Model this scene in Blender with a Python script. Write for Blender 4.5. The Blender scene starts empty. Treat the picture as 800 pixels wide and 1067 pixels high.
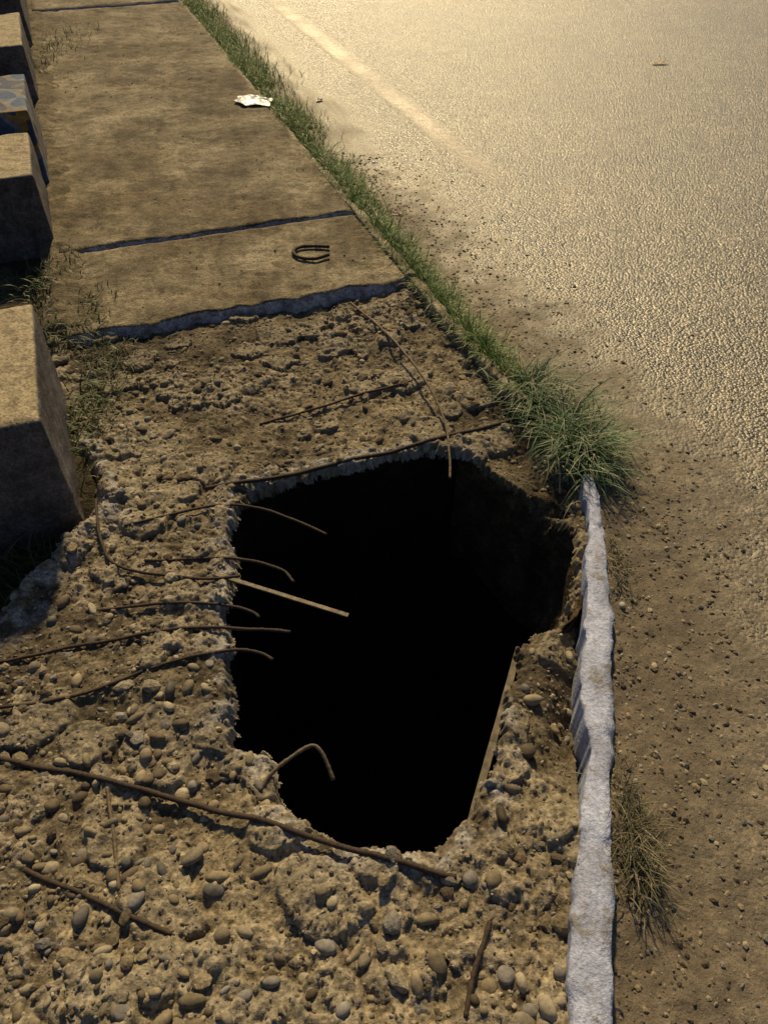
import bpy, math, random
import numpy as np
from mathutils import Vector
random.seed(7); rng=np.random.default_rng(7)
sc=bpy.context.scene

# ---------------------------------------------------------------- numpy noise
def hsh(ix,iy,seed):
    n=(ix.astype(np.int64)*374761393+iy.astype(np.int64)*668265263+seed*144269504)&0xffffffff
    n=n.astype(np.uint64); n=(n^(n>>np.uint64(13)))*np.uint64(1274126177)&np.uint64(0xffffffff)
    n=n^(n>>np.uint64(16)); n=(n*np.uint64(2246822519))&np.uint64(0xffffffff); n=n^(n>>np.uint64(15))
    return (n&np.uint64(0xffff)).astype(np.float64)/65535.
def vnoise(x,y,seed=0):
    x=np.asarray(x,float);y=np.asarray(y,float)
    ix=np.floor(x);iy=np.floor(y);fx=x-ix;fy=y-iy
    fx=fx*fx*(3-2*fx);fy=fy*fy*(3-2*fy)
    a=hsh(ix,iy,seed);b=hsh(ix+1,iy,seed);c=hsh(ix,iy+1,seed);d=hsh(ix+1,iy+1,seed)
    return (a*(1-fx)+b*fx)*(1-fy)+(c*(1-fx)+d*fx)*fy*1.0
def fbm(x,y,f,o=4,seed=0):
    s=0;a=1;t=0
    for i in range(o):
        s=s+a*(vnoise(np.asarray(x)*f+i*17.3,np.asarray(y)*f-i*9.1,seed+i)-.5)*2; t+=a; a*=.5; f*=2.03
    return s/t
def ridged(x,y,f,o=4,seed=0):
    s=0;a=1;t=0
    for i in range(o):
        s=s+a*(1-2*np.abs(2*vnoise(np.asarray(x)*f+i*17.3,np.asarray(y)*f-i*9.1,seed+i)-1)); t+=a; a*=.55; f*=2.1
    return s/t
def worley(x,y,cell,seed):
    x=np.asarray(x,float)/cell;y=np.asarray(y,float)/cell
    ix=np.floor(x);iy=np.floor(y);best=np.full(x.shape,9.);idv=np.zeros(x.shape)
    for dx in(-1,0,1):
        for dy in(-1,0,1):
            cx=ix+dx;cy=iy+dy
            px=cx+hsh(cx,cy,seed);py=cy+hsh(cx,cy,seed+1)
            r=.6+.8*hsh(cx,cy,seed+2)
            d=np.hypot(x-px,y-py)/r
            m=d<best;best=np.where(m,d,best);idv=np.where(m,hsh(cx,cy,seed+3),idv)
    return best,idv
def sstep(a,b,x):
    t=np.clip((x-a)/(b-a),0,1);return t*t*(3-2*t)

# ---------------------------------------------------------------- outlines projected from image pixels (metres, ground plan)
HOLE=[(-0.438,1.559),(-0.4,1.633),(-0.295,1.693),(-0.12,1.737),(0.0,1.783),(0.123,1.83),(0.214,1.811),(0.302,1.774),(0.383,1.684),(0.458,1.6),(0.517,1.519),(0.54,1.443),(0.535,1.335),(0.505,1.235),(0.46,1.172),(0.39,1.127),(0.347,1.083),(0.32,0.999),(0.285,0.896),(0.245,0.777),(0.208,0.67),(0.189,0.64),(0.137,0.601),(0.087,0.582),(0.039,0.578),(0.0,0.591),(-0.058,0.595),(-0.118,0.61),(-0.159,0.63),(-0.201,0.66),(-0.229,0.701),(-0.241,0.755),(-0.265,0.782),(-0.309,0.795),(-0.333,0.812),(-.346,.871),(-.338,.896),(-.376,.999),(-.399,1.112),(-.405,1.235),(-.412,1.335),(-.436,1.443)]
HP=np.array(HOLE)
def hole_sd(x,y):
    """positive inside the opening"""
    x=np.asarray(x,float);y=np.asarray(y,float)
    d=np.full(x.shape,9.);ins=np.zeros(x.shape,bool)
    n=len(HP)
    for i in range(n):
        ax,ay=HP[i];bx,by=HP[(i+1)%n]
        ex,ey=bx-ax,by-ay
        t=np.clip(((x-ax)*ex+(y-ay)*ey)/(ex*ex+ey*ey),0,1)
        d=np.minimum(d,np.hypot(x-ax-t*ex,y-ay-t*ey))
        c=((ay>y)!=(by>y))
        xi=ax+(y-ay)*ex/(ey if abs(ey)>1e-9 else 1e-9)
        ins^=(c&(x<xi))
    return np.where(ins,d,-d)
KO=np.array([(-3,-.95),(-.6,.05),(0.1,.33),(.277,.384),(.537,.44),(.868,.5136),(1.136,.569),(1.399,.6076),(1.676,.622),(1.80,.60),(2.038,.478),(2.87,.139),(8.08,-1.83),(90,-32.8)])
KI=np.array([(-3,-1.01),(-.6,-.01),(0.1,.265),(.277,.321),(.537,.384),(.868,.447),(1.136,.507),(1.399,.563),(1.676,.598),(1.80,.565),(2.038,.435),(2.87,.092),(8.08,-1.88),(90,-32.85)])
ko=lambda y:np.interp(y,KO[:,0],KO[:,1])
ki=lambda y:np.interp(y,KI[:,0],KI[:,1])
LB=np.array([(-3,-3.5),(-.3,-2.2),(.9,-1.16),(1.198,-.99),(1.592,-.845),(1.75,-.93),(2.46,-1.19),(3.173,-1.435),(8.08,-3.2),(90,-33.5)])
lb=lambda y:np.interp(y,LB[:,0],LB[:,1])

def hgt(x,y):
    x=np.asarray(x,float);y=np.asarray(y,float)
    d=hole_sd(x,y)+.024*fbm(x,y,11,4,50)+.012*ridged(x,y,45,3,51)
    z=-.049+.018*fbm(x,y,4,3,1)+.013*ridged(x,y,9,5,2)+.006*fbm(x,y,62,4,3)
    w1,i1=worley(x+.012*fbm(x,y,20,2,80),y+.012*fbm(x,y,20,2,81),.046,11)
    st1=np.sqrt(np.clip(1-(w1/.6)**2,0,1))*(i1>.62)
    w2,i2=worley(x+.006*fbm(x,y,60,2,82),y+.006*fbm(x,y,60,2,83),.019,21)
    st2=np.sqrt(np.clip(1-(w2/.62)**2,0,1))*(i2>.40)
    gate=sstep(-.1,.3,fbm(x,y,3.2,2,31)+.15)
    z=z+gate*(.008*st1+.0045*st2)
    rim=np.exp(-((d+.045)/.04)**2)*(x<.25)
    z=z+rim*.010
    w3,i3=worley(x+.03*fbm(x,y,9,3,84),y+.03*fbm(x,y,9,3,85),.12,31)
    ch=sstep(.60,.50,w3)*(i3>.62);z=z+.013*ch
    z=z-.05*np.exp(-((x-.50)**2+(y-1.60)**2)/.09**2)-.035*np.exp(-((x-.42)**2+(y-1.80)**2)/.11**2)
    gx=ki(y)
    z=z-.060*sstep(.09,.0,gx-x)*sstep(.6,.8,y)*sstep(1.45,1.2,y)*(.5+.9*vnoise(x*9,y*9,5))
    z=z-.03*sstep(.25,.40,x)*sstep(.62,.72,y)*sstep(1.3,1.1,y)
    z=z+.004*sstep(2.2,2.6,y-.345*x)
    le=x-lb(y)+.03*fbm(x,y,12,3,61)
    z=z+.02*np.exp(-((le-.05)/.03)**2)*sstep(2.0,1.6,y)-.10*sstep(.03,-.04,le)*sstep(2.0,1.6,y)
    z=z-.035*sstep(-.006,.012,d)
    return z,d,st1*gate,i1,st2*gate,i2,le,ch
# ---------------------------------------------------------------- mesh helpers
def mesh_from(name,verts,faces,mat=None,smooth=True,col=None,parent=None,sharp=False):
    me=bpy.data.meshes.new(name)
    verts=np.asarray(verts,np.float32)
    if isinstance(faces,np.ndarray):
        nf,k=faces.shape
        me.vertices.add(len(verts));me.vertices.foreach_set('co',verts.ravel())
        me.loops.add(nf*k);me.loops.foreach_set('vertex_index',faces.astype(np.int32).ravel())
        me.polygons.add(nf);me.polygons.foreach_set('loop_start',np.arange(0,nf*k,k,dtype=np.int32))
        me.polygons.foreach_set('loop_total',np.full(nf,k,dtype=np.int32))
        me.update(calc_edges=True);me.validate()
    else:
        me.from_pydata([tuple(map(float,v)) for v in verts],[],faces);me.update()
    me.polygons.foreach_set('use_smooth',[bool(smooth)]*len(me.polygons))
    if col is not None:
        a=me.color_attributes.new('Col','FLOAT_COLOR','POINT')
        a.data.foreach_set('color',np.asarray(col,np.float32).ravel())
    o=bpy.data.objects.new(name,me);sc.collection.objects.link(o)
    if mat:me.materials.append(mat)
    if parent:o.parent=parent
    return o
def grid_faces(nx,ny,mask=None):
    i,j=np.meshgrid(np.arange(nx-1),np.arange(ny-1),indexing='ij')
    a=(i*ny+j).ravel();f=np.stack([a,a+ny,a+ny+1,a+1],1)
    if mask is not None:f=f[mask.ravel()]
    return f

# ---------------------------------------------------------------- materials
def newmat(name):
    m=bpy.data.materials.new(name);m.use_nodes=True;nt=m.node_tree
    return m,nt,nt.nodes,nt.links,nt.nodes['Principled BSDF']
def ramp(N,stops):
    r=N.new('ShaderNodeValToRGB');e=r.color_ramp.elements
    while len(e)<len(stops):e.new(.5)
    for k,(p,c) in enumerate(stops):e[k].position=p;e[k].color=(*c,1)
    return r
def coords(N):return N.new('ShaderNodeTexCoord').outputs['Object']
def noise(N,L,co,scale,detail=6,rough=.6):
    n=N.new('ShaderNodeTexNoise');n.inputs['Scale'].default_value=scale;n.inputs['Detail'].default_value=detail;n.inputs['Roughness'].default_value=rough
    L.new(co,n.inputs['Vector']);return n.outputs['Fac']
def bump(N,L,h,st,dist,prev=None):
    b=N.new('ShaderNodeBump');b.inputs['Distance'].default_value=dist
    if isinstance(st,(int,float)):b.inputs['Strength'].default_value=st
    else:L.new(st,b.inputs['Strength'])
    L.new(h,b.inputs['Height'])
    if prev:L.new(prev,b.inputs['Normal'])
    return b.outputs['Normal']
def mixc(N,L,a,b,fac=1,mode='MULTIPLY'):
    m=N.new('ShaderNodeMix');m.data_type='RGBA';m.blend_type=mode
    if isinstance(fac,(int,float)):m.inputs[0].default_value=fac
    else:L.new(fac,m.inputs[0])
    for s,v in((6,a),(7,b)):
        if isinstance(v,tuple):m.inputs[s].default_value=(*v,1)
        else:L.new(v,m.inputs[s])
    return m.outputs[2]
mul=mixc
def attr_mat(name,rough=.9,bs=120,bd=.002,var=.5,spec=.3,det=3):
    m,nt,N,L,B=newmat(name);co=coords(N)
    a=N.new('ShaderNodeAttribute');a.attribute_name='Col'
    n=noise(N,L,co,bs,det,.7)
    r=ramp(N,[(.3,(1-var,)*3),(.7,(1+var*.5,)*3)]);L.new(n,r.inputs[0])
    L.new(mul(N,L,a.outputs['Color'],r.outputs[0]),B.inputs['Base Color'])
    B.inputs['Roughness'].default_value=rough;B.inputs['Specular IOR Level'].default_value=spec
    L.new(bump(N,L,n,1.0,bd),B.inputs['Normal'])
    return m
def concrete_mat(name,c1,c2,c3,scale=3,bd=.003,rough=.85,spec=.3,lit_top=None,wear=None,stain=False,soft=1.0):
    m,nt,N,L,B=newmat(name);co=coords(N)
    n=noise(N,L,co,scale,7,.65);r=ramp(N,[(.34,c1),(.5,c2),(.66,c3)]);L.new(n,r.inputs[0])
    n2=noise(N,L,co,130,2,.7);r2=ramp(N,[(.3,(1-.55*soft,)*3),(.62,(1+.15*soft,)*3)]);L.new(n2,r2.inputs[0])
    n4=noise(N,L,co,26,5,.75);r4=ramp(N,[(.36,(1-.5*soft,)*3),(.6,(1+.12*soft,)*3)]);L.new(n4,r4.inputs[0])
    c=r.outputs[0]
    if stain:
        n5=noise(N,L,co,1.3,5,.65);r5=ramp(N,[(.40,(.58,.53,.46)),(.56,(1.05,1.05,1.05))]);L.new(n5,r5.inputs[0]);c=mul(N,L,c,r5.outputs[0])
        n7=noise(N,L,co,8,3,.8);r7=ramp(N,[(.36,(.6,.56,.5)),(.46,(1,1,1))]);L.new(n7,r7.inputs[0]);c=mul(N,L,c,r7.outputs[0])
    if wear:
        n6=noise(N,L,co,13,6,.75);r6=ramp(N,[(.52,(0,0,0)),(.62,(.9,.9,.9))]);L.new(n6,r6.inputs[0])
        c=mixc(N,L,c,wear,r6.outputs[0],'MIX')
    if lit_top:  # upward faces take a paler colour that paints in the light on top
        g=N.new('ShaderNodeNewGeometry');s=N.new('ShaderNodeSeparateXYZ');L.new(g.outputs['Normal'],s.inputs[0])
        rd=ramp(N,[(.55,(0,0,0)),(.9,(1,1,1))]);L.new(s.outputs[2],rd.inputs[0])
        c=mixc(N,L,c,lit_top,rd.outputs[0],'MIX')
    c=mul(N,L,mul(N,L,c,r2.outputs[0]),r4.outputs[0])
    L.new(c,B.inputs['Base Color']);B.inputs['Roughness'].default_value=rough;B.inputs['Specular IOR Level'].default_value=spec
    L.new(bump(N,L,n4,1,bd*1.8,bump(N,L,n2,1,bd*.7)),B.inputs['Normal'])
    return m
M_broken=attr_mat('broken_concrete',.9,150,.0035,.6,det=4)
M_peb=attr_mat('pebble_stone',.75,70,.0012,.42,.3)
M_slab=concrete_mat('slab_concrete',(.13,.104,.066),(.26,.217,.147),(.39,.335,.235),3.2,.0060,stain=True)
M_face=concrete_mat('fractured_concrete',(.18,.18,.21),(.36,.38,.46),(.54,.57,.70),14,.005,.9)  # pale fresh concrete, with the bluish fill light put into its colour
M_block=concrete_mat('block_concrete',(.06,.053,.053),(.11,.10,.108),(.18,.165,.175),5,.003,lit_top=(.40,.33,.22))  # shaded sides and lit tan tops are painted into the block colour
M_kerb=concrete_mat('kerb_paint',(.34,.37,.52),(.48,.53,.74),(.58,.64,.88),7,.0028,.75,wear=(.21,.195,.19),soft=.6)
M_kerb2=concrete_mat('kerb_concrete',(.14,.115,.08),(.28,.24,.175),(.42,.37,.275),9,.003)
M_soil=concrete_mat('soil',(.03,.024,.017),(.075,.06,.038),(.14,.11,.07),6,.008,.95)
M_slump=concrete_mat('damp_soil',(.03,.020,.011),(.085,.058,.032),(.16,.11,.062),9,.010,.95)
M_drift=concrete_mat('dust_drift',(.09,.072,.046),(.165,.133,.086),(.25,.205,.135),9,.006,.95)
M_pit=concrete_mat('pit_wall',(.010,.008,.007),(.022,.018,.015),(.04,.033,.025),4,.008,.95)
def asphalt():
    m,nt,N,L,B=newmat('asphalt');co=coords(N)
    at=N.new('ShaderNodeAttribute');at.attribute_name='Col'
    sp=N.new('ShaderNodeSeparateColor');L.new(at.outputs['Color'],sp.inputs[0])
    v=N.new('ShaderNodeTexVoronoi');v.inputs['Scale'].default_value=92;v.inputs['Randomness'].default_value=1;L.new(co,v.inputs['Vector'])
    n=noise(N,L,co,1.1,5,.6);n2=noise(N,L,co,260,2,.7);n3=noise(N,L,co,30,4,.75);n5=noise(N,L,co,7,4,.7)
    r=ramp(N,[(.3,(.150,.126,.088)),(.7,(.225,.192,.138))]);L.new(n,r.inputs[0])
    rv=ramp(N,[(.0,(.22,.22,.22)),(.6,(.95,.95,.95)),(1,(2.1,2.0,1.8))])
    sv=N.new('ShaderNodeSeparateColor');L.new(v.outputs['Color'],sv.inputs[0]);L.new(sv.outputs[0],rv.inputs[0])
    base=mul(N,L,r.outputs[0],rv.outputs[0])
    r5=ramp(N,[(.35,(.70,)*3),(.62,(1.1,)*3)]);L.new(n5,r5.inputs[0]);base=mul(N,L,base,r5.outputs[0])
    rn=ramp(N,[(.3,(.6,)*3),(.65,(1.1,)*3)]);L.new(n2,rn.inputs[0]);base=mul(N,L,base,rn.outputs[0])
    rd=ramp(N,[(.32,(.095,.071,.045)),(.68,(.20,.157,.105))]);L.new(n3,rd.inputs[0])
    dirt=mul(N,L,mul(N,L,rd.outputs[0],rn.outputs[0]),r5.outputs[0])
    mx=N.new('ShaderNodeMix');mx.data_type='RGBA';L.new(sp.outputs[0],mx.inputs[0]);L.new(base,mx.inputs[6]);L.new(dirt,mx.inputs[7])
    L.new(mx.outputs[2],B.inputs['Base Color'])
    rr=N.new('ShaderNodeMapRange');L.new(sp.outputs[0],rr.inputs[0]);rr.inputs[3].default_value=.36;rr.inputs[4].default_value=.92
    L.new(rr.outputs[0],B.inputs['Roughness']);B.inputs['Specular IOR Level'].default_value=1.0
    bs=N.new('ShaderNodeMapRange');L.new(sp.outputs[0],bs.inputs[0]);bs.inputs[3].default_value=.85;bs.inputs[4].default_value=.15
    b2=bump(N,L,v.outputs['Distance'],bs.outputs[0],.0055);b2.node.invert=True
    b3=bump(N,L,n2,.8,.0015,b2)
    b4=bump(N,L,n3,.7,.006,b3)
    L.new(b4,B.inputs['Normal']);return m
M_road=asphalt()
def simple(name,c,rough=.7,metal=0,bs=80,bd=.001,var=.5):
    m,nt,N,L,B=newmat(name);co=coords(N)
    n=noise(N,L,co,bs,4,.65);r=ramp(N,[(.3,tuple(x*(1-var) for x in c)),(.7,tuple(min(1,x*(1+var)) for x in c))]);L.new(n,r.inputs[0])
    L.new(r.outputs[0],B.inputs['Base Color']);B.inputs['Roughness'].default_value=rough;B.inputs['Metallic'].default_value=metal
    L.new(bump(N,L,n,1,bd),B.inputs['Normal']);return m
M_rust=simple('rusty_steel',(.045,.029,.020),.8,.1,140,.0012,.6)
M_rust2=simple('worn_steel',(.12,.088,.057),.7,.15,140,.001,.5)
M_strap=simple('flat_steel',(.17,.137,.092),.7,.1,100,.001,.5)
M_wood=simple('weathered_wood',(.15,.125,.088),.8,0,40,.002,.5)
M_plastic=simple('litter_plastic',(.55,.55,.60),.35,0,60,.002,.2)
def grass_mat(name):
    m,nt,N,L,B=newmat(name)
    a=N.new('ShaderNodeAttribute');a.attribute_name='Col'
    L.new(a.outputs['Color'],B.inputs['Base Color']);B.inputs['Roughness'].default_value=.5
    B.inputs['Specular IOR Level'].default_value=.35
    tr=N.new('ShaderNodeBsdfTranslucent');L.new(a.outputs['Color'],tr.inputs[0])
    mx=N.new('ShaderNodeMixShader');mx.inputs[0].default_value=.35
    L.new(B.outputs[0],mx.inputs[1]);L.new(tr.outputs[0],mx.inputs[2])
    L.new(mx.outputs[0],nt.nodes['Material Output'].inputs['Surface']);return m
M_grass=grass_mat('grass_blade')

# ---------------------------------------------------------------- broken sidewalk heightfield
step=.0036
xs=np.arange(-1.45,.70,step);ys=np.arange(-.1,2.98,step)
X,Y=np.meshgrid(xs,ys,indexing='ij')
Z,D,s1,i1,s2,i2,LE,CH=hgt(X,Y)
Cx=(X[:-1,:-1]+X[1:,1:])/2;Cy=(Y[:-1,:-1]+Y[1:,1:])/2
mask=(D[:-1,:-1]<.010)&(Cx<ki(Cy)+.004)&(Cx>lb(Cy)-.07)&(Cy<2.459+.345*(Cx+1.08)+.05)
big=.5+.5*fbm(X,Y,3,4,70);fine=.5+.5*fbm(X,Y,25,3,71);vf=vnoise(X*170,Y*170,72)
crev=sstep(-.5,.35,ridged(X,Y,9,5,2)+.5*fbm(X,Y,62,4,3))
mort=np.stack([.28+0*X,.232+0*X,.155+0*X],-1)
drk=np.array([.060,.046,.030])
k=np.clip((-.22+1.6*big*(.35+.9*fine))*(.2+.95*crev),0,1)[...,None]
C=drk*(1-k)+mort*k*1.25
stn=np.stack([.20+.20*i1,.175+.17*i1,.125+.14*i1],-1)
sm=sstep(.25,.55,s1)[...,None]
C=C*(1-sm*.7)+stn*sm*.7
stn2=np.stack([.07+.35*i2,.06+.29*i2,.043+.22*i2],-1);sm2=sstep(.3,.6,s2)[...,None]
C=C*(1-sm2*.55)+stn2*sm2*.55
C=C*(1-.5*CH[...,None])+np.array([.33,.29,.22])*.5*CH[...,None]
chip=np.maximum(np.exp(-((LE-.05)/.06)**2)*(Y<1.9)*1.3,np.exp(-((D+.02)/.035)**2)*(X<.3))*sstep(.35,.6,fine)
chip=np.clip(chip,0,1)[...,None];C=C*(1-chip*.75)+np.array([.38,.37,.37])*chip*.75
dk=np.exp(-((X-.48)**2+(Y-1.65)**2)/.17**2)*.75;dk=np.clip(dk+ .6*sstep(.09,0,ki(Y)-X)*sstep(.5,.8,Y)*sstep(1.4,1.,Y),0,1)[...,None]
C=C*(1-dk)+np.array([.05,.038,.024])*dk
C=C*(.55+.9*vf[...,None])
C=np.concatenate([np.clip(C,0,1),np.ones(X.shape+(1,))],-1)
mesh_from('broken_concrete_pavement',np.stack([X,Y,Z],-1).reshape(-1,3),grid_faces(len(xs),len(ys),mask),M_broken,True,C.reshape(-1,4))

# ---------------------------------------------------------------- pit below
def pit():
    n=len(HP);cen=HP.mean(0)
    ring=[];
    for i in range(n):
        a=HP[i-1];b=HP[(i+1)%n];t=b-a;t/=np.hypot(*t);nrm=np.array([t[1],-t[0]])
        if np.dot(nrm,HP[i]-cen)<0:nrm=-nrm
        ring.append(HP[i]+nrm*.03)
    ring=np.array(ring);V=[];F=[]
    lv=[(-.075,0),(-.12,.01),(-.2,.03),(-.35,.035),(-.55,.03),(-.8,.035),(-1.1,.03),(-1.6,.02)]
    for z,o in lv:
        for i,p in enumerate(ring):
            d=(p-cen)/np.hypot(*(p-cen));q=p+d*(o+.012*random.uniform(-1,1));V.append((min(q[0],ki(q[1])+.02),q[1],z))
    for l in range(len(lv)-1):
        for i in range(n):
            F.append((l*n+i,l*n+(i+1)%n,(l+1)*n+(i+1)%n,(l+1)*n+i))
    c=len(V);V.append((cen[0],cen[1],-1.63))
    for i in range(n):F.append(((len(lv)-1)*n+i,(len(lv)-1)*n+(i+1)%n,c))
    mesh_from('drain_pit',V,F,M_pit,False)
    idx=np.linspace(6.2,15.2,150);arc=np.stack([np.interp(idx,np.arange(n),HP[:,k]) for k in(0,1)],1)
    t=np.linspace(0,1,60)
    A,T=np.meshgrid(np.arange(150),t,indexing='ij')
    px=arc[A,0];py=arc[A,1];dx=cen[0]-px;dy=cen[1]-py;m=np.hypot(dx,dy);dx/=m;dy/=m
    env=np.sin(np.pi*np.clip(A/149,0,1))**.6
    ins=-.035+(.035+.07*env)*T**.7+.04*fbm(px*1+T*.3,py+T*.5,9,5,401)*env
    z=-.075-.42*T**1.3+.045*fbm(px+T*.4,py-T*.3,12,5,402)
    Xs=px+dx*ins;Ys=py+dy*ins;Xs=np.minimum(Xs,ki(Ys)-.002)
    mesh_from('slumped_soil',np.stack([Xs,Ys,z],-1).reshape(-1,3),grid_faces(150,60),M_slump,True)
pit()

# ---------------------------------------------------------------- pebbles
import bmesh
def ico(sub):
    bm=bmesh.new();bmesh.ops.create_icosphere(bm,subdivisions=sub,radius=1)
    v=np.array([x.co[:] for x in bm.verts]);f=np.array([[q.index for q in p.verts] for p in bm.faces]);bm.free();return v,f
I3=ico(3);I2=ico(2);I1=ico(1)
def stones(name,px,py,pz,r,tmpl,mat,cols,flat=(.45,.8),lump=.12,smooth=True,sink=.25):
    v,f=tmpl;n=len(px);m=len(v)
    sx=r*rng.uniform(.85,1.4,n);sy=r*rng.uniform(.6,1.0,n);sz=r*rng.uniform(*flat,n)
    a=rng.uniform(0,6.283,n)
    W=v[None]*(1+lump*rng.uniform(-1,1,(n,m)))[...,None]
    for q in range(4):
        ax=rng.normal(size=(n,3));ax/=np.linalg.norm(ax,axis=1)[:,None]
        dp=(v[None]*ax[:,None]).sum(-1)
        W=W*(1-.36*rng.uniform(0,1,n)[:,None]*np.clip(dp,0,1)**1.8)[...,None]
    x=W[...,0]*sx[:,None];y=W[...,1]*sy[:,None];z=W[...,2]*sz[:,None]
    t=rng.uniform(-.35,.35,n)[:,None];x,z=x*np.cos(t)-z*np.sin(t),x*np.sin(t)+z*np.cos(t)
    xx=x*np.cos(a)[:,None]-y*np.sin(a)[:,None]+px[:,None];yy=x*np.sin(a)[:,None]+y*np.cos(a)[:,None]+py[:,None]
    zz=z+(pz+sz*sink)[:,None]
    V=np.stack([xx,yy,zz],-1).reshape(-1,3);F=(f[None]+(np.arange(n)*m)[:,None,None]).reshape(-1,3)
    C=np.repeat(np.concatenate([cols,np.ones((n,1))],1),m,0)
    return mesh_from(name,V,F,mat,smooth,C)
def stonecols(n,b=1.):
    t=rng.uniform(0,1,n)[:,None];u=rng.uniform(.5,1.35,n)[:,None]
    c=np.where(t<.4,np.array([[.25,.205,.138]]),np.where(t<.6,np.array([[.21,.195,.18]]),np.where(t<.8,np.array([[.34,.295,.22]]),np.array([[.13,.10,.068]]))))
    return c*u*b
def scatter(n,x0,x1,y0,y1,ok):
    x=rng.uniform(x0,x1,n);y=rng.uniform(y0,y1,n)
    q=hgt(x,y);z=q[0];d=q[1];le=q[6]
    m=(d<-.014)&(x<ki(y)-.012)&(le>0)&(y<2.459+.345*(x+1.08)-.03)&ok(x,y)
    return x[m],y[m],z[m]
x,y,z=scatter(9500,-1.3,.6,-.1,2.9,lambda x,y:rng.uniform(0,1,len(x))<np.clip(.68-.28*y+.9*fbm(x,y,4,2,90),.10,1))
r=.0045+.016*rng.uniform(0,1,len(x))**2.8;r*=np.clip(1.1-.10*y,.7,1.1)
stones('pebbles',x,y,z,r,I2,M_peb,stonecols(len(x),.98),(.45,.8),.05,sink=.02)
kp=[(-.052,.397,.017),(.059,.344,.019),(-.731,.97,.019),(-.578,.894,.018),(.32,.80,.026),(.27,.71,.02),(-.43,.70,.02),(-.49,.62,.018),(-.33,.50,.022),(-.26,.43,.018),(-.57,.45,.022),(-.6,.56,.02),(-.2,.35,.02),(.17,.52,.022),(-.1,.48,.018),(-.30,.42,.018),(-.66,.64,.018),(-.45,.30,.02),(-.36,.36,.016),(.08,.45,.018),(.22,.36,.022),(-.7,.76,.017),(-.52,.78,.02),(.35,.93,.03),(.40,.88,.024),(-.75,1.18,.018),(-.38,.56,.021)]
kx_=np.array([k[0] for k in kp]);ky_=np.array([k[1] for k in kp]);kr=np.array([k[2] for k in kp])*.92
stones('river_cobbles',kx_,ky_,hgt(kx_,ky_)[0],kr,I3,M_peb,stonecols(len(kp),1.1),(.5,.7),.012,sink=.15)
x,y,z=scatter(42000,-1.3,.6,-.1,2.9,lambda x,y:np.ones(len(x),bool))
stones('gravel',x,y,z,.0012+.0055*rng.uniform(0,1,len(x))**3,I1,M_peb,stonecols(len(x),.95),(.4,.9),.3,False,sink=.0)
x,y,z=scatter(1800,-1.3,.6,-.1,2.9,lambda x,y:fbm(x,y,5,2,95)>-.1)
stones('concrete_rubble',x,y,z,.006+.019*rng.uniform(0,1,len(x))**2.2,I2,M_broken,stonecols(len(x),1.0),(.35,.8),.16,False,sink=.0)

# ---------------------------------------------------------------- intact slabs
def slab(name,yl0,yl1,ztop,jit=.012,res=.014,skirt=.09,seed=0):
    def edge(yl):
        xl=float(lb(yl))
        y=yl
        for _ in range(8):
            xr=float(ki(y))-.004; y=yl+.345*(xr-xl)
        return np.array([xl,yl]),np.array([xr,y])
    a,b=edge(yl0);c,d=edge(yl1)
    ns=int(np.hypot(*(b-a))/res)+2;nt=max(8,int(np.hypot(*(c-a))/(res*1.5))+2)
    s=np.linspace(0,1,ns)[:,None,None];t=(np.linspace(0,1,nt)**1.15)[None,:,None]
    Pm=(a*(1-s)+b*s)*(1-t)+(c*(1-s)+d*s)*t
    x=Pm[...,0].copy();y=Pm[...,1].copy()
    j=jit*(fbm(x[:,0]*1,y[:,0],8,5,seed+5))*1.8
    w=np.clip(1-np.arange(nt)/6,0,1)[None]
    y=y+j[:,None]*w
    z=ztop+.006*fbm(x,y,1.5,3,seed)+.005*fbm(x,y,14,5,seed+1)
    z[:,0]-=.007
    wk,ik=worley(x+.02*fbm(x,y,9,3,5),y,.14,seed+40);z-=.007*sstep(.35,.1,wk)*(ik>.7)
    def sk(col,dy,dz,am=1):
        return np.stack([x[:,col]+.006*fbm(x[:,col],y[:,col],40,2,9),y[:,col]+dy+am*.014*fbm(x[:,col],y[:,col]+dz,30,4,19),z[:,col]+dz],-1)[:,None]
    V=np.stack([x,y,z],-1)
    V=np.concatenate([sk(0,-.030,-skirt),sk(0,-.018,-.035),sk(0,-.009,-.016),V,sk(nt-1,.001,-skirt)],1)
    L_=V[:1].copy();L_[...,2]-=skirt;R_=V[-1:].copy();R_[...,2]-=skirt
    V=np.concatenate([L_,V,R_],0)
    o=mesh_from(name,V.reshape(-1,3),grid_faces(V.shape[0],V.shape[1]),M_slab,True)
    o.data.materials.append(M_face)
    nyv=V.shape[1]-1
    mi=np.zeros(len(o.data.polygons),np.int32).reshape(V.shape[0]-1,nyv);mi[:,:3]=1
    o.data.polygons.foreach_set('material_index',mi.ravel());o.data.update()
slab('pavement_slab',2.425,3.05,.006,.024,.008,.12,100)
slab('pavement_slab.001',3.070,7.5,.020,.014,.012,.10,130)
slab('pavement_slab.002',7.54,12,.034,.008,.04,.10,160)
slab('pavement_slab.003',12.04,60,.034,.008,.05,.10,190)
x=rng.uniform(-2.9,.1,3500);y=rng.uniform(2.5,7.4,3500);m=(x<ki(y)-.03)&(x>lb(y)+.02)&(y>2.48+.345*(x+1.08))&(fbm(x,y,2,3,222)>-.1);x=x[m];y=y[m]
stones('slab_grit',x,y,.004+.014*sstep(3.07,3.12,y-.345*(x-lb(y))),.0012+.005*rng.uniform(0,1,len(x))**3,I1,M_peb,stonecols(len(x),.8),(.5,.9),.25,False,sink=.6)

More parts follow.
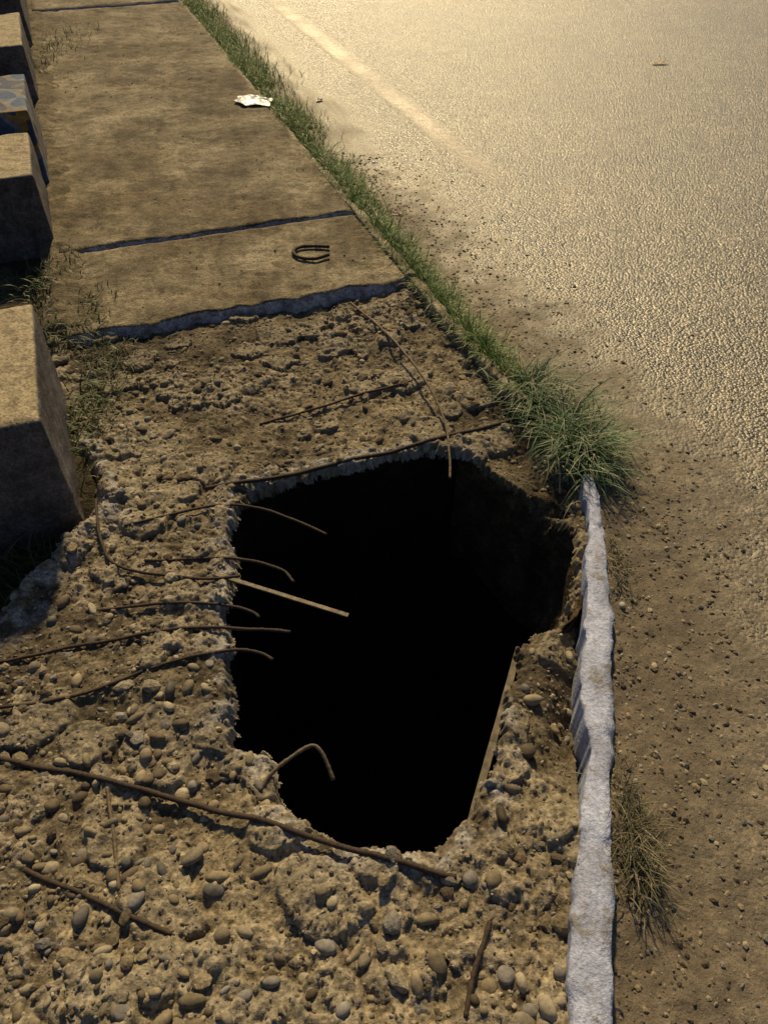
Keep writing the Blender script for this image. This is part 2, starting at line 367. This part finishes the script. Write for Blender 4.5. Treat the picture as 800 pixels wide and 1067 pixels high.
# ---------------------------------------------------------------- kerbs
def kerb(name,y0,y1,mat,inner,outer,ztop,zbot,res=.008,amp=.004,seed=0,chip=.016):
    n=int((y1-y0)/res)+2;yy=np.linspace(y0,y1,n)
    xi=inner(yy);xo=outer(yy)
    prof=[(0,zbot),(0,-.03),(0,-.016),(0,-.005),(.08,0),(.3,0),(.6,0),(.9,0),(1,-.007),(1,-.03),(1.05,zbot)]
    V=[]
    for u,z in prof:
        e=amp*fbm(yy,yy*0+u*3,14,4,seed+3)*(1.8 if u<.1 or u>.85 else .4)
        zz=(ztop+z if z>zbot else zbot+0*yy)+.0020*fbm(yy,yy*0+u*5,18,4,seed)
        if z>zbot:
            zz=zz-chip*sstep(.15,.5,fbm(yy,yy*0+3*u,9,4,seed+9))*(1 if (u<.1 or u>.85) else .15)
        V.append(np.stack([xi+(xo-xi)*u+e,yy,zz+0*yy],-1))
    V=np.stack(V,1)
    F=grid_faces(n,len(prof))
    m=len(prof);F=[tuple(f) for f in F]+[tuple(range(m)),tuple(range((n-1)*m,n*m))[::-1]]
    return mesh_from(name,V.reshape(-1,3),F,mat,True)
kerb('painted_kerb',-.6,1.66,M_kerb,lambda y:ki(y)+.024*fbm(y,y*0,4,5,4),lambda y:ko(y)+.010*fbm(y,y*0+2,5,4,4),.0,-.25,res=.004,seed=4,amp=.007)
kerb('concrete_kerb',2.02,2.86,M_kerb2,lambda y:ki(y)+.003,ko,.010,-.2,seed=40,amp=.007)
kerb('concrete_kerb.001',2.88,4.0,M_kerb2,lambda y:ki(y)+.003,ko,.016,-.2,seed=50,amp=.007)
kerb('concrete_kerb.002',4.02,60,M_kerb2,lambda y:ki(y)+.003,lambda y:ko(y)-.01,.006,-.2,res=.03,seed=60)

# ---------------------------------------------------------------- ground + road
def ground():
    bx=[-120,-1.0,.60,120];by=[-60,.2,1.95,120]
    V=[];F=[]
    for xx in bx:
        for yy in by:V.append((xx,yy,-.17))
    for i in range(3):
        for j in range(3):
            if i==1 and j==1:continue
            a=i*4+j;F.append((a,a+4,a+5,a+1))
    mesh_from('ground',V,F,M_soil,False)
    yy=np.arange(.6,9,.03);oo=np.arange(-1.6,.05,.025)
    O,Yv=np.meshgrid(oo,yy,indexing='ij');Xv=lb(Yv)+O
    z=np.interp(Yv,[0,1.45,1.8,9],[-.15,-.13,-.045,-.03])+.025*fbm(Xv,Yv,6,5,301)-.03*sstep(0,.05,O)
    mesh_from('soil_verge',np.stack([Xv,Yv,z],-1).reshape(-1,3),grid_faces(len(oo),len(yy)),M_soil,True)
    yy=np.arange(2.30,9,.012);oo=np.arange(-.09,.24,.010)
    O,Yv=np.meshgrid(oo,yy,indexing='ij');Xv=lb(Yv)+O
    z=.020+.012*sstep(3.0,3.2,Yv)+.014*fbm(Xv,Yv,5,3,311)+.010*fbm(Xv,Yv,22,4,312)-.22*np.clip(O-.01,0,1)-.5*np.clip(-O-.03,0,1)
    z=z-.08*sstep(2.50,2.40,Yv)
    mesh_from('dirt_drift',np.stack([Xv,Yv,z],-1).reshape(-1,3),grid_faces(len(oo),len(yy)),M_drift,True)
ground()
def road_z(x,y):
    O=x-ko(y);near=np.exp(-np.clip(O,0,99)/.45)
    return -.078+.056*np.exp(-np.clip(O,0,9)/.12)*(.6+.6*vnoise(x*3,y*3,7))+near*(.008*fbm(x,y,9,4,8)+.006*fbm(x,y,40,3,9))+.004*fbm(x,y,1.2,3,12)*np.exp(-np.abs(y)/8)
def road():
    yy=np.concatenate([np.arange(-.6,4.5,.010),np.geomspace(4.52,120,90)])
    off=np.concatenate([np.arange(-.015,.7,.010),np.geomspace(.72,60,50)])
    O,Yr=np.meshgrid(off,yy,indexing='ij');Xr=ko(Yr)+O
    z=road_z(Xr,Yr)
    e=O+.22*fbm(Xr,Yr,2.2,4,14)+.20*fbm(Xr,Yr,14,4,15)
    wid=np.interp(Yr,[0,1.5,2.5,5,9],[.46,.42,.36,.36,.34])
    dirt=sstep(wid*2.0,wid*.1,e)
    C=np.stack([dirt,dirt,dirt,np.ones_like(dirt)],-1)
    mesh_from('road',np.stack([Xr,Yr,z],-1).reshape(-1,3),grid_faces(len(off),len(yy)),M_road,True,C.reshape(-1,4))
road()
def marking():
    m,nt,N,L,B=newmat('worn_road_paint');co=coords(N)
    n=noise(N,L,co,26,5,.8);n2=noise(N,L,co,2,3,.6)
    a=N.new('ShaderNodeMath');a.operation='MULTIPLY';L.new(n,a.inputs[0]);L.new(n2,a.inputs[1])
    at=N.new('ShaderNodeAttribute');at.attribute_name='Col'
    b=N.new('ShaderNodeMath');b.operation='MULTIPLY';L.new(a.outputs[0],b.inputs[0]);L.new(at.outputs['Fac'],b.inputs[1])
    r=ramp(N,[(.06,(0,0,0)),(.30,(.85,.85,.85))]);L.new(b.outputs[0],r.inputs[0]);L.new(r.outputs[0],B.inputs['Alpha'])
    B.inputs['Base Color'].default_value=(.56,.47,.38,1);B.inputs['Roughness'].default_value=.42;B.inputs['Specular IOR Level'].default_value=.8
    v=N.new('ShaderNodeTexVoronoi');v.inputs['Scale'].default_value=92;L.new(co,v.inputs['Vector'])
    L.new(bump(N,L,v.outputs['Distance'],.7,.004),B.inputs['Normal'])
    yy=np.linspace(3.2,40,260);w=np.linspace(-.11,.11,7)
    Yv,Wv=np.meshgrid(yy,w,indexing='ij');Xv=.619-.38*(Yv-4.08)+Wv+.01*fbm(Yv,Yv*0,3,2,3)
    f=sstep(3.2,5.2,Yv)*(1-(np.abs(Wv)/.11)**3)
    C=np.stack([f,f,f,np.ones_like(f)],-1)
    mesh_from('road_edge_line',np.stack([Xv,Yv,road_z(Xv,Yv)+.004],-1).reshape(-1,3),grid_faces(len(yy),7),m,True,C.reshape(-1,4))
marking()
n=16000
y=rng.uniform(-.2,4.5,n);o=np.abs(rng.normal(0,.28,n))+.0;x=ko(y)+o
stones('road_gravel',x,y,road_z(x,y),(.0015+.0085*rng.uniform(0,1,n)**5),I1,M_peb,stonecols(n,.9),(.4,.8),.22,False,sink=0)

# ---------------------------------------------------------------- rebar
def spline(pts,per=8):
    p=[np.array(q,float) for q in pts];p=[2*p[0]-p[1]]+p+[2*p[-1]-p[-2]];o=[]
    for i in range(1,len(p)-2):
        for k in range(per):
            t=k/per;o.append(.5*((2*p[i])+(-p[i-1]+p[i+1])*t+(2*p[i-1]-5*p[i]+4*p[i+1]-p[i+2])*t*t+(-p[i-1]+3*p[i]-3*p[i+1]+p[i+2])*t**3))
    o.append(p[-2]);return np.array(o)
def resample(p,ds):
    L=np.concatenate([[0],np.cumsum(np.linalg.norm(np.diff(p,axis=0),axis=1))]);n=max(4,int(L[-1]/ds))
    s=np.linspace(0,L[-1],n);return np.stack([np.interp(s,L,p[:,i]) for i in range(3)],1)
def tube(name,p,r,mat,sides=8,rib=.12):
    V=[];F=[];n=len(p)
    for i in range(n):
        t=p[min(i+1,n-1)]-p[max(i-1,0)];t/=np.linalg.norm(t)
        u=np.cross(t,[0,0,1.]);u=u/ (np.linalg.norm(u)+1e-9);w=np.cross(u,t)
        rr=r*(1+(rib if i%2 else -rib*.3))*(1+.12*random.uniform(-1,1))
        for k in range(sides):
            a=6.2832*k/sides;V.append(p[i]+rr*(math.cos(a)*u+math.sin(a)*w))
    for i in range(n-1):
        for k in range(sides):F.append((i*sides+k,i*sides+(k+1)%sides,(i+1)*sides+(k+1)%sides,(i+1)*sides+k))
    F.append(tuple(range(sides))[::-1]);F.append(tuple(range((n-1)*sides,n*sides)))
    return mesh_from(name,V,F,mat,True)
def bar(pts,r,mat=None,rest=True,name='rebar',zs=None):
    p3=[(q[0],q[1],(-.03 if zs is None else zs[i])) for i,q in enumerate(pts)]
    p=resample(spline(p3),.006)
    if rest:
        h,d=hgt(p[:,0],p[:,1])[:2]
        hs=np.where(d<-.006,h+r*.6,-9)
        k=9;pad=np.pad(hs,k,mode='edge');env=np.array([pad[i:i+2*k+1].max() for i in range(len(hs))])
        z=np.where(d<.02,np.maximum(p[:,2]-.008,env-.005),p[:,2])
        z=np.convolve(np.pad(z,12,mode='edge'),np.ones(25)/25,'valid');p[:,2]=z
    wob=.002
    p[:,0]+=wob*fbm(p[:,0],p[:,1],12,2,33);p[:,1]+=wob*2*fbm(p[:,0],p[:,1],12,2,34)
    return tube(name,p,r,mat or M_rust)
bar([(-1.1,.82),(-.838,.770),(-.617,.726),(-.297,.6435),(-.096,.585),(.140,.5215)],.0062)
bar([(-1.05,.86),(-.884,.894),(-.7157,.924),(-.5105,1.016),(-.376,1.05),(-.305,1.044),(-.268,1.025)],.0040)
bar([(-1.05,1.0),(-.930,1.022),(-.713,1.078),(-.482,1.116),(-.3375,1.116),(-.233,1.104)],.0043)
bar([(-.7644,1.176),(-.5455,1.1915),(-.396,1.1853),(-.3395,1.170),(-.3176,1.152)],.0040)
bar([(-.845,1.57),(-.8294,1.5242),(-.7777,1.3926),(-.6974,1.3052),(-.5111,1.275),(-.385,1.2885)],.0043,None,True,'rebar',[-.015,-.012,-.01,-.01,-.015,-.03])
bar([(-0.654,1.343),(-0.42,1.35),(-0.285,1.315),(-0.237,1.265)],.004)
bar([(-0.739,1.474),(-0.504,1.544),(-0.364,1.544),(-0.248,1.493),(-0.162,1.44)],.0038)
bar([(-0.281,0.644),(-0.247,0.726),(-0.169,0.786),(-0.137,0.781),(-0.109,0.73)],.0045,M_rust2,False,zs=[-.05,-.03,-.015,-.02,-.05])
bar([(-0.136,2.722),(0.0,2.478),(0.135,2.166),(0.197,1.949),(0.206,1.80),(.204,1.70)],.0042,M_rust2,True,zs=[-.02,.0,.01,-.01,-.03,-.06])
bar([(-0.412,1.949),(-0.164,2.065),(0.102,2.195)],.004)
bar([(-0.531,1.617),(-0.208,1.725),(0.123,1.841),(0.431,1.975)],.0065)
bar([(-0.707,0.539),(-0.57,0.487),(-0.391,0.42)],.005)
bar([(-0.586,0.705),(-0.54,0.585),(-0.507,0.495)],.004,M_rust2)
bar([(0.198,0.445),(0.164,0.366),(0.141,0.293)],.005)
hp=[(-.238,3.118),(-0.30,3.128),(-0.365,3.120),(-0.392,3.075),(-0.361,3.022),(-0.295,3.010),(-0.235,3.040)]
hz=[.020,.018,.018,.018,.018,.018,.022]
tube('steel_hoop',resample(spline([(a,b,z) for (a,b),z in zip(hp,hz)]),.008),.0075,M_rust)
def beam(name,a,b,w,h,mat,seg=24,seed=0):
    a=np.array(a,float);b=np.array(b,float);t=(b-a)/np.linalg.norm(b-a);u=np.cross(t,[0,0,1.]);u/=np.linalg.norm(u);v=np.cross(u,t)
    V=[];F=[]
    pr=[(-.5,-.42),(-.44,-.5),(.44,-.5),(.5,-.42),(.5,.42),(.44,.5),(-.44,.5),(-.5,.42)]
    for i in range(seg+1):
        c=a+(b-a)*i/seg
        for (p,q) in pr:V.append(c+u*w*p*(1+.06*random.uniform(-1,1))+v*h*q*(1+.06*random.uniform(-1,1)))
    for i in range(seg):
        for k in range(8):F.append((i*8+k,i*8+(k+1)%8,(i+1)*8+(k+1)%8,(i+1)*8+k))
    F.append(tuple(range(8))[::-1]);F.append(tuple(range(seg*8,seg*8+8)))
    return mesh_from(name,V,F,mat,False)
beam('steel_strap',(-.46,1.30,-.033),(-.091,1.155,-.028),.011,.005,M_strap,40)
beam('timber_formwork_board',(.345,1.10,-.135),(.185,.655,-.135),.018,.09,M_wood)

# ---------------------------------------------------------------- wall blocks on the left
def block(name,px,py,length,width,h,mat,seed,z0=-.16):
    d=np.array([-.345,.939]);q=np.array([-.939,-.345])
    bm=bmesh.new();bmesh.ops.create_cube(bm,size=1)
    bmesh.ops.subdivide_edges(bm,edges=bm.edges[:],cuts=35,use_grid_fill=True)
    V=np.array([v.co[:] for v in bm.verts]);F=[tuple(x.index for x in f.verts) for f in bm.faces];bm.free()
    dim=np.array([length,width,h-z0]);Q=V*dim
    half=dim/2;rad=.006+.022*np.clip(fbm(Q[:,0]*1+Q[:,2],Q[:,1]+Q[:,2]*.7,9,4,seed+4)+.05,0,1)
    inner=np.clip(Q,-(half-rad[:,None]),half-rad[:,None]);dv=Q-inner;ln=np.linalg.norm(dv,axis=1)
    s=np.where(ln>1e-9,np.minimum(1,rad/np.maximum(ln,1e-9)),1);Q=inner+dv*s[:,None]
    nl=np.sign(V)*(np.abs(V)>.495);nl=nl/np.maximum(1,np.linalg.norm(nl,axis=1))[:,None]
    Q=Q+nl*(.005*fbm(Q[:,0]*1+Q[:,2]*1.3+seed,Q[:,1]+Q[:,2]*.8,12,4,seed))[:,None]
    u=Q[:,0]+length/2;w=Q[:,1]+width/2;z=Q[:,2]+(h+z0)/2
    x=px+d[0]*u+q[0]*w;y=py+d[1]*u+q[1]*w
    return mesh_from(name,np.stack([x,y,z],1),F,mat,True)
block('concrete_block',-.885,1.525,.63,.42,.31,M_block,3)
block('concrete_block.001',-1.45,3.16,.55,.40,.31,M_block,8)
def painted():
    m,nt,N,L,B=newmat('painted_block');co=coords(N)
    w=N.new('ShaderNodeTexNoise');w.inputs['Scale'].default_value=3.2;w.inputs['Detail'].default_value=2;L.new(co,w.inputs['Vector'])
    r=ramp(N,[(0,(.04,.08,.18)),(.45,(.15,.18,.25)),(.49,(.24,.16,.05)),(.52,(.03,.05,.12)),(.58,(.14,.13,.12))]);r.color_ramp.interpolation='CONSTANT'
    L.new(w.outputs['Fac'],r.inputs[0]);n=noise(N,L,co,30,5,.75);rr=ramp(N,[(.3,(.35,)*3),(.6,(1,)*3)]);L.new(n,rr.inputs[0])
    L.new(mul(N,L,r.outputs[0],rr.outputs[0]),B.inputs['Base Color']);B.inputs['Roughness'].default_value=.8
    L.new(bump(N,L,n,1,.003),B.inputs['Normal']);return m
M_paint=painted()
block('painted_block',-1.66,3.78,.62,.40,.37,M_paint,12)
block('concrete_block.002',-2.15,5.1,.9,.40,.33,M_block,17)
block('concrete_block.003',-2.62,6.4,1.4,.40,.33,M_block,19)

# ---------------------------------------------------------------- grass
def blades(name,pos,length,width,lean,colf,droop=.6,bias=(0,0)):
    n=len(pos);V=[];F=[];C=[];seg=4
    for i in range(n):
        x,y,z=pos[i];L=length(i);w=width*random.uniform(.6,1.3)
        a=random.uniform(0,6.2832);dx=math.cos(a)+bias[0];dy=math.sin(a)+bias[1];m=math.hypot(dx,dy)+1e-6;dx/=m;dy/=m
        le=lean*random.uniform(.3,1.3);dr=droop*random.uniform(.4,1.4)
        px,py,pz=x,y,z;ang=le;b=len(V);c=colf(x,y)
        ta=random.uniform(-.6,.6);sx=-dy*math.cos(ta)+dx*math.sin(ta);sy=dx*math.cos(ta)+dy*math.sin(ta)
        for s in range(seg+1):
            t=s/seg;ww=w*(1-t**1.6)*.5+.0002
            V.append((px-sx*ww,py-sy*ww,pz));V.append((px+sx*ww,py+sy*ww,pz))
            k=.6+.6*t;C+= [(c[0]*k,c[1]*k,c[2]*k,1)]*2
            px+=dx*math.sin(ang)*L/seg;py+=dy*math.sin(ang)*L/seg;pz+=math.cos(ang)*L/seg;ang+=dr/seg*1.6
            if s<seg:F.append((b+2*s,b+2*s+1,b+2*s+3,b+2*s+2))
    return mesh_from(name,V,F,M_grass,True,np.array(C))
def gcol(x,y):
    t=random.random()
    if t<.65:c=(.13,.23,.065)
    elif t<.85:c=(.21,.29,.11)
    else:c=(.36,.31,.18)
    k=random.uniform(.6,1.35);return tuple(q*k for q in c)
def tcol(x,y):
    c=random.choice([(.10,.19,.08),(.13,.22,.11),(.19,.27,.16),(.38,.36,.26)]);k=random.uniform(.6,1.3);return tuple(q*k for q in c)
def dry(x,y):
    c=random.choice([(.26,.22,.14),(.20,.18,.11),(.13,.14,.08),(.34,.30,.21)]);k=random.uniform(.6,1.2);return tuple(q*k for q in c)
pos=[]
for _ in range(40000):
    y=2.05+ (random.random()**1.3)*9;den=float(vnoise(np.array(y*2.0),np.array(3.),44))
    if random.random()>.10+1.1*den:continue
    wd=.032+.024*(y-2)if y<6 else .13
    x=float(ko(y))+abs(random.gauss(.0,wd))-.010
    pos.append((x,y,-.055))
pz=road_z(np.array([p[0] for p in pos]),np.array([p[1] for p in pos]))
pos=[(p[0],p[1],float(q)-.004) for p,q in zip(pos,pz)]
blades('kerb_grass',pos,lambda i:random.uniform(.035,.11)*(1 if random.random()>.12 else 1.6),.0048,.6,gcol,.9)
pos=[];
for _ in range(1500):
    a=random.uniform(0,6.28);r=abs(random.gauss(0,.055));t=random.random()
    cx,cy=(.62,1.79) if t<.5 else ((.585,1.90) if t<.75 else (.51,2.08))
    pos.append((cx+r*math.cos(a),cy+r*math.sin(a)*1.3,-.05))
blades('grass_tuft',pos,lambda i:random.uniform(.09,.26),.0048,.65,tcol,1.3,(.5,-.2))
pos=[(.50+random.gauss(0,.022)+.05*0,.60+random.gauss(0,.06),-.045) for _ in range(750)]
blades('dry_grass_tuft',pos,lambda i:random.uniform(.03,.10),.0024,.9,dry,1.0,(.25,0))
pos=[(.635+random.gauss(0,.014),1.33+random.gauss(0,.05),-.045) for _ in range(110)]
blades('dry_grass_tuft.001',pos,lambda i:random.uniform(.025,.06),.0025,.9,dry,1.0,(.3,0))
def weeds(name,cx,cy,sx,sy,n,z,ln=(.04,.13),f=None):
    pos=[(cx+random.gauss(0,sx),cy+random.gauss(0,sy),z) for _ in range(n)]
    blades(name,pos,lambda i:random.uniform(*ln),.005,.8,f or (lambda x,y:tuple(q*.5 for q in (gcol(x,y) if random.random()<.6 else dry(x,y)))),1.2)
weeds('weed_clump',-.99,2.10,.05,.19,900,-.055)
weeds('weed_clump.001',-1.18,2.56,.06,.12,420,-.01,(.03,.10))
weeds('weed_clump.002',-1.05,1.36,.07,.06,500,-.13,(.05,.18))
weeds('weed_clump.003',-1.38,2.92,.05,.14,260,.0,(.03,.09))
weeds('weed_clump.004',-2.45,6.3,.10,.4,400,.0,(.04,.16))
weeds('weed_clump.005',-1.5,2.85,.1,.1,250,-.06)

# ---------------------------------------------------------------- litter
def crumple(name,cx,cy,z,w,h,mat,amp,seed,rot=0):
    n=26;u,v=np.meshgrid(np.linspace(-1,1,n),np.linspace(-1,1,n),indexing='ij')
    sc_=1+.25*fbm(u,v,1.2,2,seed)
    x=u*w*sc_;y=v*h*sc_*(1-.25*u*u)
    zz=amp*(.6+fbm(u,v,2.2,3,seed+2))*(1-.5*np.maximum(u*u,v*v))
    X_=cx+x*math.cos(rot)-y*math.sin(rot);Y_=cy+x*math.sin(rot)+y*math.cos(rot)
    return mesh_from(name,np.stack([X_,Y_,z+np.abs(zz)],-1).reshape(-1,3),grid_faces(n,n),mat,True)
crumple('plastic_wrapper',-.81,5.10,.026,.12,.085,M_plastic,.022,3,-.3)
crumple('paper_scrap',-.43,5.46,-.07,.025,.02,M_plastic,.01,5,.4)
crumple('paper_scrap.001',-.06,4.36,-.075,.022,.014,M_plastic,.008,6,.9)
M_pink=simple('pink_paper',(.5,.3,.32),.6,0,60,.001,.2)
crumple('paper_scrap.002',.06,3.66,-.066,.024,.02,M_pink,.01,7,.2)
M_leaf=simple('dry_leaf',(.60,.42,.30),.7,0,60,.001,.3)
crumple('fallen_leaf',2.07,6.33,-.070,.06,.022,M_leaf,.008,8,.1)
rx=np.array([.798,.70,.62,1.0,.9]);ry=np.array([1.419,1.05,1.2,1.3,.9])
stones('road_pebbles',rx,ry,road_z(rx,ry),np.array([.008,.007,.012,.006,.006]),I2,M_peb,np.array([[.4,.38,.35]]*5),(.5,.8),.06)

# ---------------------------------------------------------------- light, sky, camera
w=bpy.data.worlds.new('World');sc.world=w;w.use_nodes=True;nt=w.node_tree
sky=nt.nodes.new('ShaderNodeTexSky');sky.sky_type='NISHITA';sky.sun_disc=False
EL=math.radians(40);AZ=math.radians(-4)
sky.sun_elevation=EL;sky.sun_rotation=AZ
nt.links.new(sky.outputs[0],nt.nodes['Background'].inputs[0]);nt.nodes['Background'].inputs[1].default_value=.045
sd=bpy.data.lights.new('sun','SUN');sd.energy=4.6;sd.angle=math.radians(3.5);sd.color=(1,.77,.41)
so=bpy.data.objects.new('sun',sd);sc.collection.objects.link(so)
dirv=Vector((math.sin(AZ)*math.cos(EL),math.cos(AZ)*math.cos(EL),math.sin(EL)))
so.rotation_euler=dirv.to_track_quat('Z','Y').to_euler();so.location=dirv*20
cd=bpy.data.cameras.new('camera');cam=bpy.data.objects.new('camera',cd);sc.collection.objects.link(cam)
cam.location=(0,0,1.5);cam.rotation_euler=(math.radians(45),0,0)
cd.sensor_fit='VERTICAL';cd.sensor_height=36;cd.lens=36*776/1067;cd.clip_start=.02;cd.clip_end=500
sc.camera=cam
sc.view_settings.view_transform='Standard';sc.view_settings.look='None';sc.view_settings.exposure=0
